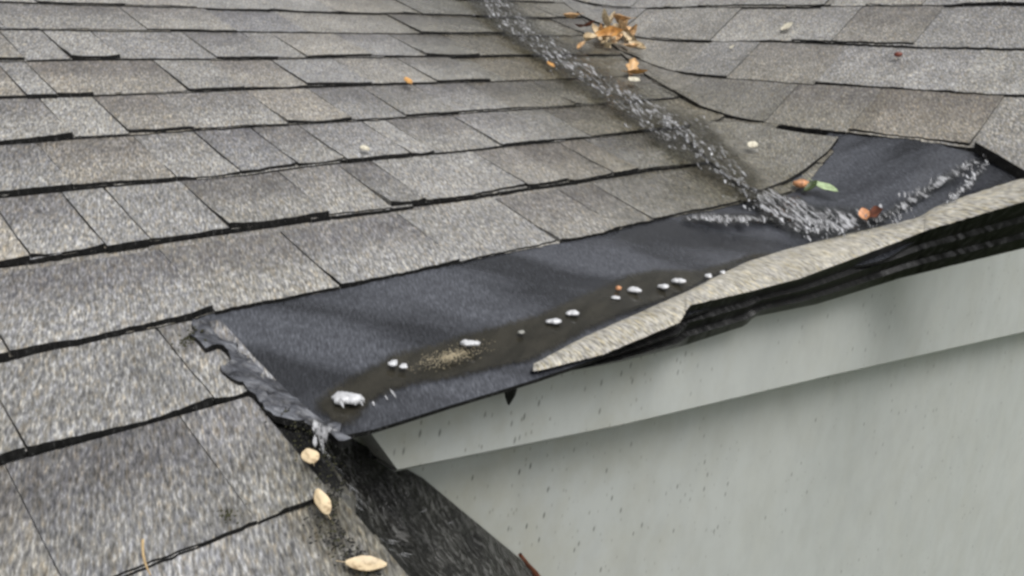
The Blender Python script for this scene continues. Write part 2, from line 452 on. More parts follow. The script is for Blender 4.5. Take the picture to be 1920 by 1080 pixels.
STREAM = [(890, 0), (960, 60), (1050, 120), (1150, 190), (1240, 240), (1320, 285), (1400, 340), (1440, 375)]
STREAM_W = [hit(*p).xy for p in STREAM]
def seg_d(p, pl):
    best = 9
    for a, c in zip(pl, pl[1:]):
        ab = c - a; t = max(0, min(1, (p - a).dot(ab)/ab.length_squared))
        best = min(best, (p - (a + ab*t)).length)
    return best
HIPPX = [(545, 770), (580, 800), (606, 840), (640, 900), (622, 965), (650, 1020), (715, 1085)]
HIP = [hit(*p) for p in HIPPX]
def wetness(x, y):
    p = Vector((x, y))
    d = seg_d(p, STREAM_W)
    wv = max(0, min(1, (0.46 - d)/0.32)) if y > 0.8 else max(0, min(1, (0.16 - d)/0.14))
    if valleyX(y) < x: wv *= 0.8
    if y < 0.66 and x < 0.45:
        dh = min((p - q.xy).length for q in HIP)
        wv = max(wv, max(0, min(1, (0.10 - dh)/0.08))*0.85)
    return wv

TABS = {2: [(-400, 1), (20, 1), (405, .6), (640, .5), (865, .4), (1050, .6), (1165, .5), (1230, .8), (1395, None)],
    1: [(-300, 1), (55, .45, .9), (405, .1, 1.08), (485, None)], 0: [(-300, .6), (130, .3, .78), (482, .05), (640, None)],
    3: [(-300, .4), (60, .5), (200, 1), (285, .35), (432, 1), (620, .3), (735, 1), (800, .7), (990, 1), (1065, .3), (1150, 1), (1200, .4), (1330, None)],
    4: [(-200, 1), (140, .9), (330, .3), (450, .8), (560, .4), (650, 1), (770, .5), (815, .3), (940, 1), (1040, .5), (1110, .4), (1230, None)],
    5: [(-200, 1), (140, .3), (243, 1), (365, .4), (540, .7), (660, .4), (760, 1), (860, .5), (960, .3), (1080, None)],
    6: [(-200, .3), (50, 1), (107, 1), (175, .2), (355, 1), (460, .3), (580, 1), (700, .5), (820, 1), (920, None)],
    7: [(-100, 1), (50, .2), (135, 1), (230, .2), (405, 1), (520, .3), (575, 1), (700, .3), (800, .8), (900, None)]}
def a_of_px(px, v):
    lo, hi_ = -200.0, 1400.0
    for _ in range(40):
        m = (lo + hi_)/2
        p = hit(px, m, .006)
        if p is None or Vy(p.y) > v: lo = m
        else: hi_ = m
    return hit(px, hi_, .006).x
def courses(name, mat, parent, ks, e, amap, b_of, arange, label, seed, tabs=None, lift=0.0):
    """architectural shingles: every course a wedge with thicker tabs laid on it, bottom edges of black asphalt"""
    rnd = random.Random(seed); G = Geo()
    def P(a, bb, n):
        x, y = amap(a, bb); return Vector((x, y, H(x, y) + n + lift))
    for k in ks:
        b0 = b_of(k); lo, hi_ = arange(k)
        # base strip
        na = max(2, int((hi_ - lo)/0.02))
        for layer in range(2):
            if layer == 0:
                spans = []; forced = {}; a = lo
                while a < hi_ - 0.01:
                    wd = rnd.uniform(0.10, 0.32); spans.append((a, min(a + wd, hi_), 0.0046, 0.0, True)); a += wd
            else:
                spans = []; forced = {}; a = lo + rnd.uniform(-.05, .1)
                if tabs and k in tabs:
                    tl = [(a_of_px(t_[0], b0), t_[1]) for t_ in tabs[k]]; forced = {round(a_of_px(t_[0], b0), 4): t_[2] for t_ in tabs[k] if len(t_) > 2}
                    spans = [(p0, min(p1 - rnd.uniform(.0008, .003), hi_), .0052 + .0044*th, .0026, False) for (p0, th), (p1, _) in zip(tl, tl[1:]) if p0 < hi_]
                    a = tl[-1][0]
                while a < hi_ - 0.01:
                    wd = rnd.uniform(0.10, 0.27)
                    if rnd.random() < 0.80: spans.append((max(a, lo), min(a + wd, hi_), 0.0056 + rnd.uniform(0, .0040), 0.0026, False))
                    a += wd + (rnd.uniform(0.001, 0.003) if rnd.random() < .72 else rnd.uniform(0.04, 0.13))
            for (a0, a1, nl, nh, isbase) in spans:
                if a1 - a0 < 0.012: continue
                tv = rnd.choice([rnd.uniform(.92, 1.1), rnd.uniform(.86, 1.0), rnd.uniform(1.0, 1.16)])*(1.04 if isbase else 1.0)
                tv = forced.get(round(a0, 4), tv)
                hu = min(1, max(0, rnd.gauss(.5, .2)))
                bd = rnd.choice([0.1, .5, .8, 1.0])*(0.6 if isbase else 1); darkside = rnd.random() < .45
                dv = rnd.uniform(-.0025, .0025); curl = rnd.choice([0, 0, 0.001, 0.003]); slant = rnd.uniform(-.004, .004)
                n = max(2, int((a1 - a0)/(0.006 if k < 6 else 0.012)) + 1)
                fr = (0.0, 0.12, 0.35, 0.55, 0.75, 1.0) if not isbase else (0.0, 0.2, 0.5, 0.8, 1.12)
                rows, tin = [], []
                for f in fr:
                    r, tt = [], []
                    for j in range(n):
                        a = lerp(a0, a1, j/(n - 1))
                        bb = b0 + f*e + (0.0065*noise.noise(Vector((a*3.1, k*2.3, 7))) + 0.003*noise.noise(Vector((a*9, k*2.3, 7))) if f < .3 else 0) + (dv + 0.0016*noise.noise(Vector((a*45, k*7.3, layer*5))) + 0.0016*noise.noise(Vector((a*150, k*7.3, layer*5))) + slant*(j/(n-1) - .5) if f < .1 else 0)
                        if 0 < j < n - 1 or f > 0: pass
                        nn = lerp(nl, nh, min(1, f)) + (curl*(abs(j/(n - 1) - .5)*2)**2 if f < .2 else 0) + (0.0012*noise.noise(Vector((a*18, k*3.1, 2))) if f < .4 else 0)
                        if isbase and f > 1: nn = -0.001
                        p = P(a, bb, nn)
                        r.append(p)
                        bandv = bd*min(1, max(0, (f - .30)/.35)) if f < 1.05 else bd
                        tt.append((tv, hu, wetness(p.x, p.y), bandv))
                    rows.append(r); tin.append(tt)
                G.grid(rows, 0, tin)
                low = [Vector((p.x, p.y, H(p.x, p.y) - 0.002 if isbase else H(p.x, p.y) + 0.002)) for p in rows[0]]
                G.grid([low, rows[0]], 1)
                for jj, fl in ((0, False), (n - 1, True)):
                    s1 = [r[jj] for r in rows]; s0 = [p - Vector((0, 0, 0.006)) for p in s1]
                    G.grid([s0, s1], 1 if darkside else 0, [[(.55, .5, 0, 0)]*len(s1)]*2, not fl)
    # deck under the shingles
    o = G.obj(name, [mat, M_EDGE], parent)
    if label: o['label'] = label
    return o

VE = 0.143
CREASE = 0.085
def amapA(a, v):
    Y = Yv(v); return min(a, valleyX(Y) + (0.10 if Y < 1.15 else .03 if Y < 1.24 else -CREASE + .025)), Y
HIP_R = {1: 0.352, 0: 0.343, -1: 0.352}
def rangeA(k):
    if k >= 2: return -1.3, valleyX(Yv(0.43 + VE*k)) + 0.10
    if k == 1: return -1.3, 0.366
    return -1.3, 0.338 + 0.004*((k*7) % 3)
courses('roof_slope', M_A, house, range(-5, 21), VE, amapA, lambda k: 0.43 + VE*k - (0.014 if k == 2 else 0), rangeA,
        'broad low grey shingle slope filling the left of the photo', 3, TABS)
BX0, BSTEP = 1.676, 0.1285
def amapB(a, X):
    return X, min(-a, min(valleyY(X + CREASE), 1.17 + max(0, X - 1.67)*5))
def rangeB(k):
    X = BX0 + BSTEP*k
    return -(valleyY(X + .25)), -(0.40 if k else 0.47)
courses('roof_slope', M_B, house, range(0, 13), BSTEP, amapB, lambda k: BX0 + BSTEP*k, rangeB,
        'steeper grey shingle slope right of the valley', 11, None, 0.003)

def grid_patch(name, x0, x1, nx, y0, y1, ny, fz, mat, parent=None):
    G = Geo()
    G.grid([[Vector((lerp(x0, x1, i/nx), lerp(y0, y1, j/ny), fz(lerp(x0, x1, i/nx), lerp(y0, y1, j/ny)))) for i in range(nx + 1)] for j in range(ny + 1)], 0)
    return G.obj(name, [mat], parent)
# roof deck below the shingles: behind the eave, and the lower left slope
G = Geo()
ys = [0.665, 0.70, 0.75, .8, .9, 1.0, 1.1, 1.2, 1.3, 1.5, 1.8, 2.2, 2.7, 3.3]
xs = [0.33 + 0.045*i for i in range(72)]
G.grid([[Vector((x, y, H(x, y) - 0.010)) for x in xs] for y in ys], 0)
G.grid([[Vector((x, y, H(x, y) - 0.010)) for x in (-1.35, -.8, -.3, 0, .2, .335)] for y in [-.4, 0, .3, .5, .665] + ys[1:]], 0)
G.obj('roof_deck', [M_DECK], house)

# corner shingle woven across the foot of the valley
def tint_plain(v): return (1.0, .55, wetness(v.x, v.y)*.8, 0)
o = patch('corner_shingle', [(1302, 222), (1380, 228), (1440, 238), (1510, 250), (1572, 257), (1552, 283), (1525, 304), (1490, 328), (1455, 345), (1425, 356), (1385, 345), (1330, 300), (1285, 255)], M_B, house,
      off=0.012, thick=0.008, step=0.015, edge_mat=M_EDGE, tint=tint_plain)
o['label'] = 'corner shingle with a curved cut edge above the black patch'
patch('corner_shingle', [(1828, 266), (1872, 290), (1925, 322), (2040, 390), (2080, 330), (2000, 275), (1920, 255), (1840, 250)], M_B, house,
      off=0.022, thick=0.018, step=0.02, edge_mat=M_EDGE, tint=lambda v: (1.0, .55, 0, .2))['label'] = 'diagonal cut shingle at the right edge of the photo'

# ------------------------------------------------------------------ black membrane patch
MEM = [(368, 602), (410, 570), (600, 541), (860, 478), (1225, 400), (1400, 355), (1440, 335), (1490, 300), (1560, 245), (1700, 250), (1840, 255), (1900, 280), (1990, 340), (2060, 375),
       (1920, 372), (1730, 436), (1560, 492), (1400, 548), (1285, 592), (1130, 670), (1005, 714), (900, 744), (800, 776), (700, 806), (642, 818), (600, 795), (560, 768), (515, 735), (468, 690), (440, 660), (415, 635)]
def wave(x, y):
    v = Vector((x*3.4, y*9, 0.3))
    fade = min(1, max(0, (0.84 - y)/0.06))
    return (0.010*noise.noise(v) + 0.002*noise.noise(v*3))*fade*min(1, max(0, (x - .36)/.1))
mem = patch('membrane_patch', MEM, M_MEMB, house, off=0.0035, thick=0.004, step=0.013, edge_mat=M_EDGE, bump=wave)
mem['label'] = 'smooth black rubber membrane covering the roof edge where shingles are missing'
MAST = [(362, 598), (385, 592), (408, 606), (430, 632), (462, 662), (500, 700), (536, 722), (572, 752), (600, 775), (640, 802), (655, 815), (636, 820), (606, 812), (585, 800), (560, 787), (530, 782), (512, 772),
        (498, 757), (482, 748), (470, 738), (452, 722), (432, 706), (420, 690), (436, 676), (430, 660), (410, 650), (386, 648), (372, 628)]
mast = patch('sealant_smear', MAST, M_MAST, mem, off=0.0095, thick=0.007, step=0.005, edge_mat=M_EDGE, jag=0.011,
      bump=lambda x, y: 0.0035*noise.noise(Vector((x*50, y*50, 1))) + 0.003*noise.noise(Vector((x*150, y*150, 4))))
mast['label'] = 'ragged grey mastic smeared along the left end of the membrane'
# torn scrap hanging under the membrane edge
tv = [atY(*p, 0.648) for p in [(948, 725), (972, 722), (966, 742), (955, 760), (950, 745)]]
tb = [v + Vector((0, 0.003, 0)) for v in tv]
n5 = 5
mesh_obj('torn_scrap', tv + tb, [tuple(range(5)), tuple(range(9, 4, -1))] + [(i, i + 5, (i + 1) % 5 + 5, (i + 1) % 5) for i in range(5)], [M_EDGE], mem)

# ------------------------------------------------------------------ curled edge shingles along the lip
UP = [(1000, 688), (1030, 667), (1060, 650), (1110, 625), (1160, 602), (1230, 572), (1300, 541), (1345, 517), (1400, 491), (1480, 466), (1600, 436), (1720, 409), (1750, 390), (1800, 371), (1920, 333), (2060, 288)]
LO = [(1000, 696), (1005, 696), (1130, 665), (1278, 603), (1290, 573), (1400, 548), (1500, 522), (1700, 447), (1735, 432), (1750, 428), (1920, 378), (2060, 332)]
BOT = [(1000, 714), (1005, 714), (1170, 683), (1290, 652), (1408, 614), (1424, 597), (1540, 573), (1700, 523), (1920, 470), (2060, 432)]
def strip(name, xa, xb, bx0, label, up0, up1, face_h=None, base=0.0):
    """curled shingle strip: granule top, layered front edge, black also for the shade under the lip"""
    G = Geo(); n = int((xb - xa)/9) + 2
    top = [[] for _ in range(6)]; front = []
    for i in range(n):
        x = lerp(xa, xb, i/(n - 1))
        jit = 1.6*noise.noise(Vector((x*.11, 3, 1)))
        yu = interp(x, UP); yl = interp(x, LO) + jit
        if bx0 is not None: yl = min(yl, 9999)
        P0 = hit(x, yu + jit*.8, 0.006 + base); P1 = hit(x, max(yl, yu + 3), lerp(up0, up1, i/(n - 1)) + base)
        for r in range(6):
            f = r/5; p = P0.lerp(P1, f); p.z += 0.006*math.sin(f*math.pi)
            top[r].append(p)
        front.append((x, yl, P1))
    G.grid(top[::-1], 0)
    rows = [[] for _ in range(13)]
    for x, yl, P1 in front:
        yb = face_h(x)
        B1 = atY(x, yb, P1.y + 0.006)
        for r in range(13):
            f = r/12; p = P1.lerp(B1, f)
            lay = (f*2.9 + 0.05*noise.noise(Vector((x*.006, 1, 2)))) % 1.0
            p = p + Vector((0, (0.010*lay if f > .03 else 0) + 0.0007*noise.noise(Vector((x*.03, r*.3, 5))), 0))
            rows[r].append(p)
    G.grid(rows[::-1], 1)
    back = [p + Vector((0, 0.05, 0.0)) for p in rows[-1]]
    G.grid([back, rows[-1]], 1)
    for idx, fl in ((0, False), (-1, True)):
        G.grid([[r[idx] for r in top], [r[idx] - Vector((0, 0, .012)) for r in top]], 1, None, fl)
    o = G.obj(name, [M_TAN, M_LAYER], house); o['label'] = label
    return o
strip('edge_shingle', 1000, 1292, None, 'left curled tan edge shingle tapering to a point on the membrane', 0.010, 0.016, lambda x: interp(x, BOT))
strip('edge_shingle', 1286, 1742, None, 'middle tan edge shingle with layered black front edge', 0.018, 0.020, lambda x: interp(x, BOT))
strip('edge_shingle', 1734, 2060, None, 'right tan edge shingle under the diagonal cut', 0.022, 0.024, lambda x: interp(x, BOT))

# ------------------------------------------------------------------ fascia, wall, dark side slope
YF, YW = 0.672, 0.728
FB = [(690, 838), (745, 880), (1170, 795), (1550, 705), (1920, 622), (2200, 560)]
fb = [atY(x, y, YF) for x, y in FB]
# extend to the right along the last run
d = fb[-1] - fb[-2]
fb.append(fb[-1] + d*3)
G = Geo()
low = []
for a, c in zip(fb[1:], fb[2:]):
    nn = max(1, int((c - a).length/0.03))
    low += [a.lerp(c, i/nn) for i in range(nn)]
low.append(fb[-1])
xl0 = fb[0].x
topf = []
for p in low:
    topf.append(Vector((p.x, YF, H(p.x, YF) - 0.016)))
topf[0] = Vector((fb[0].x, YF, min(fb[0].z + .02, H(fb[0].x, YF) - 0.012)))
rows = [[a.lerp(c, f) for a, c in zip(low, topf)] for f in (0, .04, .3, .6, 1)]
G.grid(rows, 0)
bev = [p + Vector((0, 0.004, -0.004)) for p in low]
G.grid([bev, low], 0)
G.grid([[p + Vector((0, YW - YF + .02, -0.006)) for p in low], bev], 0)
G.grid([[r[0] + Vector((0, .07, 0)) for r in rows], [r[0] for r in rows]], 0, None, True)
G.obj('fascia_board', [M_PAINT], house)
# wall face
G = Geo()
wx = [0.30 + 0.06*i for i in range(70)]
G.grid([[Vector((x, YW, z)) for x in wx] for z in (0, 1, 2, 2.4, 2.6, 2.8)] + [[Vector((x, YW, H(x, YW) - 0.03)) for x in wx]], 0)
for xx, fl in ((wx[0], True), (wx[-1], False)):
    zt = H(xx, YW) - .03
    G.grid([[Vector((xx, YW, 0)), Vector((xx, YW + 3, 0))], [Vector((xx, YW, zt)), Vector((xx, YW + 3, zt))]], 0, None, fl)
G.obj('wall', [M_PAINT], house)
# lower walls under the left slope
G = Geo()
zl = lambda y: ZA(y) - 0.012
G.grid([[Vector((-1.3, -.38, 0)), Vector((.3, -.38, 0))], [Vector((-1.3, -.38, zl(-.38))), Vector((.3, -.38, zl(-.38)))]], 0)
G.grid([[Vector((-1.3, 3.2, 0)), Vector((-1.3, -.38, 0))], [Vector((-1.3, 3.2, zl(3.2))), Vector((-1.3, -.38, zl(-.38)))]], 0)
G.obj('wall', [M_PAINT], house)
# wet side slope, shade painted into its dark colour, from shingle hip to wall
hipw = HIP[:]
dd = (hipw[-1] - hipw[-2]).normalized()
hipw.append(Vector((0.36, 0.0, ZA(0.0)))); hipw.append(Vector((0.36, -.38, ZA(-.38))))
WPX = [(600, 765), (640, 812), (690, 838), (740, 872), (780, 886), (900, 985), (1020, 1085)]
wl = [atY(x, y, YW - .012) for x, y in WPX]
d = (wl[-1] - wl[-2]).normalized()
wl.append(wl[-1] + d*.5); wl.append(wl[-1] + d*.5)
NT = 60; hp = polyline(hipw, NT); wp = polyline(wl, NT)
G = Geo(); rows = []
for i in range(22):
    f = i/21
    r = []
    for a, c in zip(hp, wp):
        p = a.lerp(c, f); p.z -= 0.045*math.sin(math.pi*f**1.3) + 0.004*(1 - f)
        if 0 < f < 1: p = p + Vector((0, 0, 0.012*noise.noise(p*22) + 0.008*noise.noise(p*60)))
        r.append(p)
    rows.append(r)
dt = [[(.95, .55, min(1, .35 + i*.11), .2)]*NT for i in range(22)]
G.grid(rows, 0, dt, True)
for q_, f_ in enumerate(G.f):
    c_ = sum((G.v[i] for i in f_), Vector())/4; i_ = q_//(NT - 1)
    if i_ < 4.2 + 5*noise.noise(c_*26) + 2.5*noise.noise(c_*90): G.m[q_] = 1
o = G.obj('side_slope', [M_DARK, M_A], house, smooth=True); o['label'] = 'wet side slope with painted-in shade falling from the shingles to the wall'
def slope_glints():
    rnd = random.Random(12); G = Geo()
    for _ in range(420):
        i = min(18, int(abs(rnd.gauss(0, 7)))); j = rnd.randrange(2, NT - 14)
        p = rows[i][j].lerp(rows[i + 1][j], rnd.random()) + Vector((0, 0, .003))
        ax = (rows[i + 2][j + 1] - rows[i][j]).normalized(); ax = (ax + Vector((rnd.uniform(-.4, .4), rnd.uniform(-.4, .4), rnd.uniform(-.1, .1)))).normalized()
        sd = ax.cross(Vector((0, 0, 1))).normalized(); up = sd.cross(ax)
        L = rnd.choice([.006, .010, .016]); W = L*rnd.uniform(.12, .28); b0 = len(G.v); bd = rnd.uniform(-.4, .4)
        for fa, fw in ((-.5, .1), (-.1, 1), (.25, .8), (.5, .1)):
            for kk in range(4):
                an = kk*math.pi/2; G.v.append(p + ax*fa*L + sd*bd*L*fa*fa + (sd*math.cos(an) + up*.4*math.sin(an))*W*.5*fw); G.t.append((1, .5, 0, 0))
        for r in range(3):
            for kk in range(4): G.f.append((b0 + r*4 + kk, b0 + r*4 + (kk + 1) % 4, b0 + r*4 + 4 + (kk + 1) % 4, b0 + r*4 + 4 + kk)); G.m.append(0)
    tag(G.obj('running_water', [M_SPLASH_DIM], None, True), kind='stuff')
slope_glints()
# closing strip under the hip edge
G = Geo()
G.grid([[p + Vector((-.03, 0, -.001)) for p in hp], [p + Vector((0.0, 0, -.005)) for p in hp]], 0)
G.obj('hip_edge', [M_EDGE], house)

# ------------------------------------------------------------------ ground
G = Geo(); G.grid([[Vector((x, y, 0)) for x in (-60, 60)] for y in (-60, 60)], 0)
tag(G.obj('ground', [M_GROUND]), kind='structure')

# ------------------------------------------------------------------ water
PUD = [(575, 757), (600, 728), (632, 708), (680, 678), (725, 652), (780, 637), (830, 628), (860, 615), (905, 606), (950, 596), (1000, 583), (1040, 566), (1090, 543), (1125, 530), (1173, 509), (1227, 498), (1310, 497), (1360, 484), (1403, 468), (1470, 462),
       (1440, 482), (1400, 494), (1345, 520), (1300, 544), (1230, 575), (1160, 605), (1110, 628), (1060, 653), (1010, 678), (960, 688), (900, 702), (850, 712), (800, 720), (745, 735), (715, 752), (700, 770), (676, 792), (655, 808), (630, 806), (600, 782)]
PUD_W = [hit(x, y, .0062).xy for x, y in PUD]; PUD_W.append(PUD_W[0])
tag(patch('puddle', PUD, M_PUD, None, off=0.0062, step=0.008, bump=wave, jag=.006, tint=lambda v: (min(1, seg_d(v.xy, PUD_W)/.016), 0, 0, 1)), kind='structure')
STR = [(820, -40), (905, 30), (960, 72), (1020, 118), (1090, 165), (1150, 212), (1220, 262), (1290, 305), (1350, 345), (1400, 378), (1460, 410), (1540, 440), (1600, 430), (1660, 405), (1560, 380), (1470, 355),
       (1425, 330), (1390, 285), (1345, 232), (1310, 215), (1250, 200), (1200, 165), (1150, 130), (1080, 82), (1020, 45), (940, -40)]
def water(name, px, mat, edge, off=0.0165, step=0.010, h=.004):
    W = [hit(x, y, off).xy for x, y in px]; W.append(W[0])
    return tag(patch(name, px, mat, None, off=off, step=step, tint=lambda v: (min(1, seg_d(v.xy, W)/edge), 0, 0, 1),
                     bump=lambda x, y: h*noise.noise(Vector((x*38, y*38, 0))) + h*.6*noise.noise(Vector((x*110, y*110, 3)))), kind='structure')
water('valley_stream', [(830, -40), (900, 38), (960, 84), (1030, 132), (1100, 178), (1170, 232), (1245, 284), (1310, 325), (1360, 365), (1400, 385), (1455, 388), (1455, 340), (1420, 305), (1375, 262),
    (1335, 218), (1290, 208), (1225, 178), (1160, 138), (1095, 94), (1030, 52), (985, 8), (940, -40)], M_FW, .06)
water('valley_stream', [(1370, 352), (1400, 385), (1440, 415), (1480, 440), (1530, 455), (1590, 448), (1640, 432), (1690, 412), (1700, 392), (1650, 380), (1590, 378), (1520, 372), (1460, 352), (1420, 338)], M_FW2, .035, .0115)
water('valley_stream', [(1620, 408), (1690, 372), (1750, 332), (1810, 298), (1852, 283), (1858, 296), (1800, 335), (1740, 372), (1680, 408), (1640, 425)], M_FW3, .020, .0105, .008)
water('valley_stream', [(1750, 398), (1780, 366), (1812, 334), (1848, 298), (1860, 306), (1832, 344), (1800, 378), (1775, 398)], M_FW3, .013, .0105, .008)
water('valley_stream', [(1270, 402), (1320, 394), (1390, 398), (1470, 398), (1480, 416), (1400, 422), (1330, 420), (1280, 412)], M_FW2, .014, .0105, .008)
water('valley_stream', [(572, 778), (606, 786), (640, 806), (622, 822), (616, 858), (596, 862), (588, 826), (580, 800)], M_FW3, .006, .016, .004, .003)

def flecks(name, paths, mat, seed, off=0.020):
    """splashing drops and glints of broken water as small stretched beads"""
    rnd = random.Random(seed); G = Geo()
    for pts, wid, cnt, size in paths:
        pl = polyline([(x, y, 0) for x, y in pts], 200)
        for _ in range(cnt):
            q = pl[rnd.randrange(200)]
            x = q.x + rnd.gauss(0, wid); y = q.y + rnd.gauss(0, wid*.55)
            p = hit(x, y, off)
            if p is None: continue
            s2 = hit(x + rnd.gauss(4, 3), y + 12, off)
            if s2 is None: continue
            ax = (s2 - p).normalized()
            dist = (p - Vector((0, 0, ZC))).length
            if noise.noise(Vector((x*.022, y*.03, 4))) + rnd.uniform(-.35, .35) < -.12: continue
            L = size*rnd.choice([.4, .7, 1.0, 1.5, 2.2])*rnd.uniform(.8, 1.2); W = min(L*rnd.uniform(.14, .34), .006)
            up = Vector((0, 0, 1)); sd = ax.cross(up).normalized(); up = sd.cross(ax); bend = rnd.uniform(-.25, .25)
            b0 = len(G.v)
            for (fa, fw) in ((-.5, .12), (-.15, 1), (.2, .8), (.5, .1)):
                for kk in range(5):
                    an = kk*2*math.pi/5
                    G.v.append(p + ax*fa*L + sd*bend*L*fa*fa + (sd*math.cos(an) + up*math.sin(an)*.35)*W*.5*fw*rnd.uniform(.7, 1.3)); G.t.append((1, .5, 0, 0))
            for r in range(3):
                for kk in range(5):
                    G.f.append((b0 + r*5 + kk, b0 + r*5 + (kk + 1) % 5, b0 + r*5 + 5 + (kk + 1) % 5, b0 + r*5 + 5 + kk)); G.m.append(0)
            G.f.append(tuple(b0 + i for i in (4, 3, 2, 1, 0))); G.m.append(0)
            G.f.append(tuple(b0 + 15 + i for i in range(5))); G.m.append(0)
    return G.obj(name, [mat], None, smooth=True)
VAL = [(890, -5), (960, 52), (1030, 100), (1100, 145), (1170, 190), (1240, 235), (1310, 275), (1370, 320), (1415, 360)]
tag(flecks('splashing_water', [(VAL, 22, 170, .014), (VAL, 11, 110, .016), ([(1180, 240), (1320, 220)], 14, 50, .014), ([(1400, 360), (1500, 400), (1600, 440)], 26, 120, .010),
    ([(1500, 400), (1600, 425), (1700, 400)], 16, 100, .009), ([(1660, 390), (1760, 340), (1850, 290)], 9, 70, .008), ([(1770, 385), (1810, 340), (1850, 300)], 6, 26, .008),
    ([(1290, 407), (1370, 412), (1450, 410)], 6, 60, .014)], M_SPLASH_DIM, 5), kind='stuff')
tag(flecks('splashing_water', [(VAL, 12, 45, .012), ([(1200, 235), (1320, 222)], 8, 18, .014), ([(1400, 370), (1500, 405), (1600, 432)], 20, 90, .009), ([(1480, 420), (1580, 435)], 14, 60, .009),
    ([(1660, 385), (1760, 338), (1850, 290)], 5, 30, .008), ([(1775, 380), (1810, 340), (1850, 300)], 4, 24, .008), ([(1290, 407), (1370, 412), (1450, 410)], 3, 30, .010),
    ([(640, 760), (735, 740)], 7, 22, .008), ([(592, 800), (604, 850)], 5, 5, .007)], M_SPLASH, 9), kind='stuff')

# ------------------------------------------------------------------ small things
def blob(name, px, wpx, hpx, mat, label, cat, group=None, off=0.012, seed=0, flat=.7):
    """small lumpy body, rounded and uneven, sitting at a point of the roof"""
    rnd = random.Random(seed + int(px[0])); p = hit(px[0], px[1], off)
    dist = (p - Vector((0, 0, ZC))).length
    sx, sz = wpx/FOC*dist/2, hpx/FOC*dist/2
    bm = bmesh.new(); bmesh.ops.create_icosphere(bm, subdivisions=2, radius=1)
    o3 = Vector((rnd.random()*9, rnd.random()*9, 2))
    for v in bm.verts:
        v.co *= 1 + .30*noise.noise(v.co*1.3 + o3)
        v.co = Vector((v.co.x*sx, v.co.y*sx*.8, v.co.z*sz*flat if v.co.z > 0 else v.co.z*sz*.4))
    me = bpy.data.meshes.new(name); bm.to_mesh(me); bm.free(); me.materials.append(mat)
    me.polygons.foreach_set('use_smooth', [True]*len(me.polygons))
    o = bpy.data.objects.new(name, me); COL.objects.link(o); o.location = p; o.rotation_euler = (0, 0, math.radians(-40))
    return tag(o, label, cat, group)
def foam(px, wpx, hpx, mat, label, seed):
    """one foam bubble: a tight cluster of domes grown together"""
    rnd = random.Random(seed); p = hit(px[0], px[1] + hpx*.3, 0.009)
    dist = (p - Vector((0, 0, ZC))).length
    sx, sz = wpx/FOC*dist/2, hpx/FOC*dist/2
    bm = bmesh.new(); n = 3 + int(wpx/8)
    for i in range(n):
        r = sz*rnd.uniform(.55, .95)
        g = bmesh.ops.create_icosphere(bm, subdivisions=2, radius=r)
        o3 = Vector((lerp(-1, 1, (i + .5)/n)*max(sx - r*.7, 0), rnd.uniform(-.5, .5)*r, r*.35))
        for v in g['verts']:
            v.co = v.co + o3 + v.co*.45*noise.noise(v.co*350 + o3*90)
            if v.co.z < -.002: v.co.z = -.002
    me = bpy.data.meshes.new('foam_bubble'); bm.to_mesh(me); bm.free(); me.materials.append(mat)
    me.polygons.foreach_set('use_smooth', [True]*len(me.polygons))
    o = bpy.data.objects.new('foam_bubble', me); o.scale = (1, 1, .6); COL.objects.link(o); o.location = p; o.rotation_euler = (0, 0, math.radians(-42))
    return tag(o, label, 'foam bubble', FG)
FG = 'white foam bubbles floating on the puddle'
for (x, y, ww, hh, lab) in [
    (652, 737, 58, 40, 'large white splash dome at the left end of the puddle'),
    (738, 676, 15, 20, 'small white foam bubble, left of the close pair beside the tan grit'),
    (757, 683, 15, 16, 'smaller white foam bubble, right of the close pair beside the tan grit'),
    (882, 639, 36, 20, 'wide white foam bubble just above the tan grit patch'),
    (978, 620, 12, 12, 'dull grey foam speck alone in mid puddle'),
    (1038, 597, 30, 22, 'wide white foam bubble, lower left of the mid puddle pair'),
    (1073, 583, 24, 18, 'white foam bubble, upper right of the mid puddle pair'),
    (1155, 555, 18, 16, 'white foam bubble directly under the red chip'),
    (1190, 540, 28, 18, 'wide white foam bubble just right of the red chip'),
    (1244, 533, 20, 19, 'squarish white foam bubble left of the widest right-hand bubble'),
    (1273, 523, 26, 17, 'wide white foam bubble nearest the tan edge shingle'),
    (1328, 514, 12, 16, 'tiny white foam bubble near the right end of the puddle'),
    (1355, 508, 8, 12, 'faint thin foam speck at the right end of the puddle')]:
    foam((x, y), ww, hh, M_FOAM if x != 978 else plain('grey_foam', (.3, .3, .28)), lab, x)

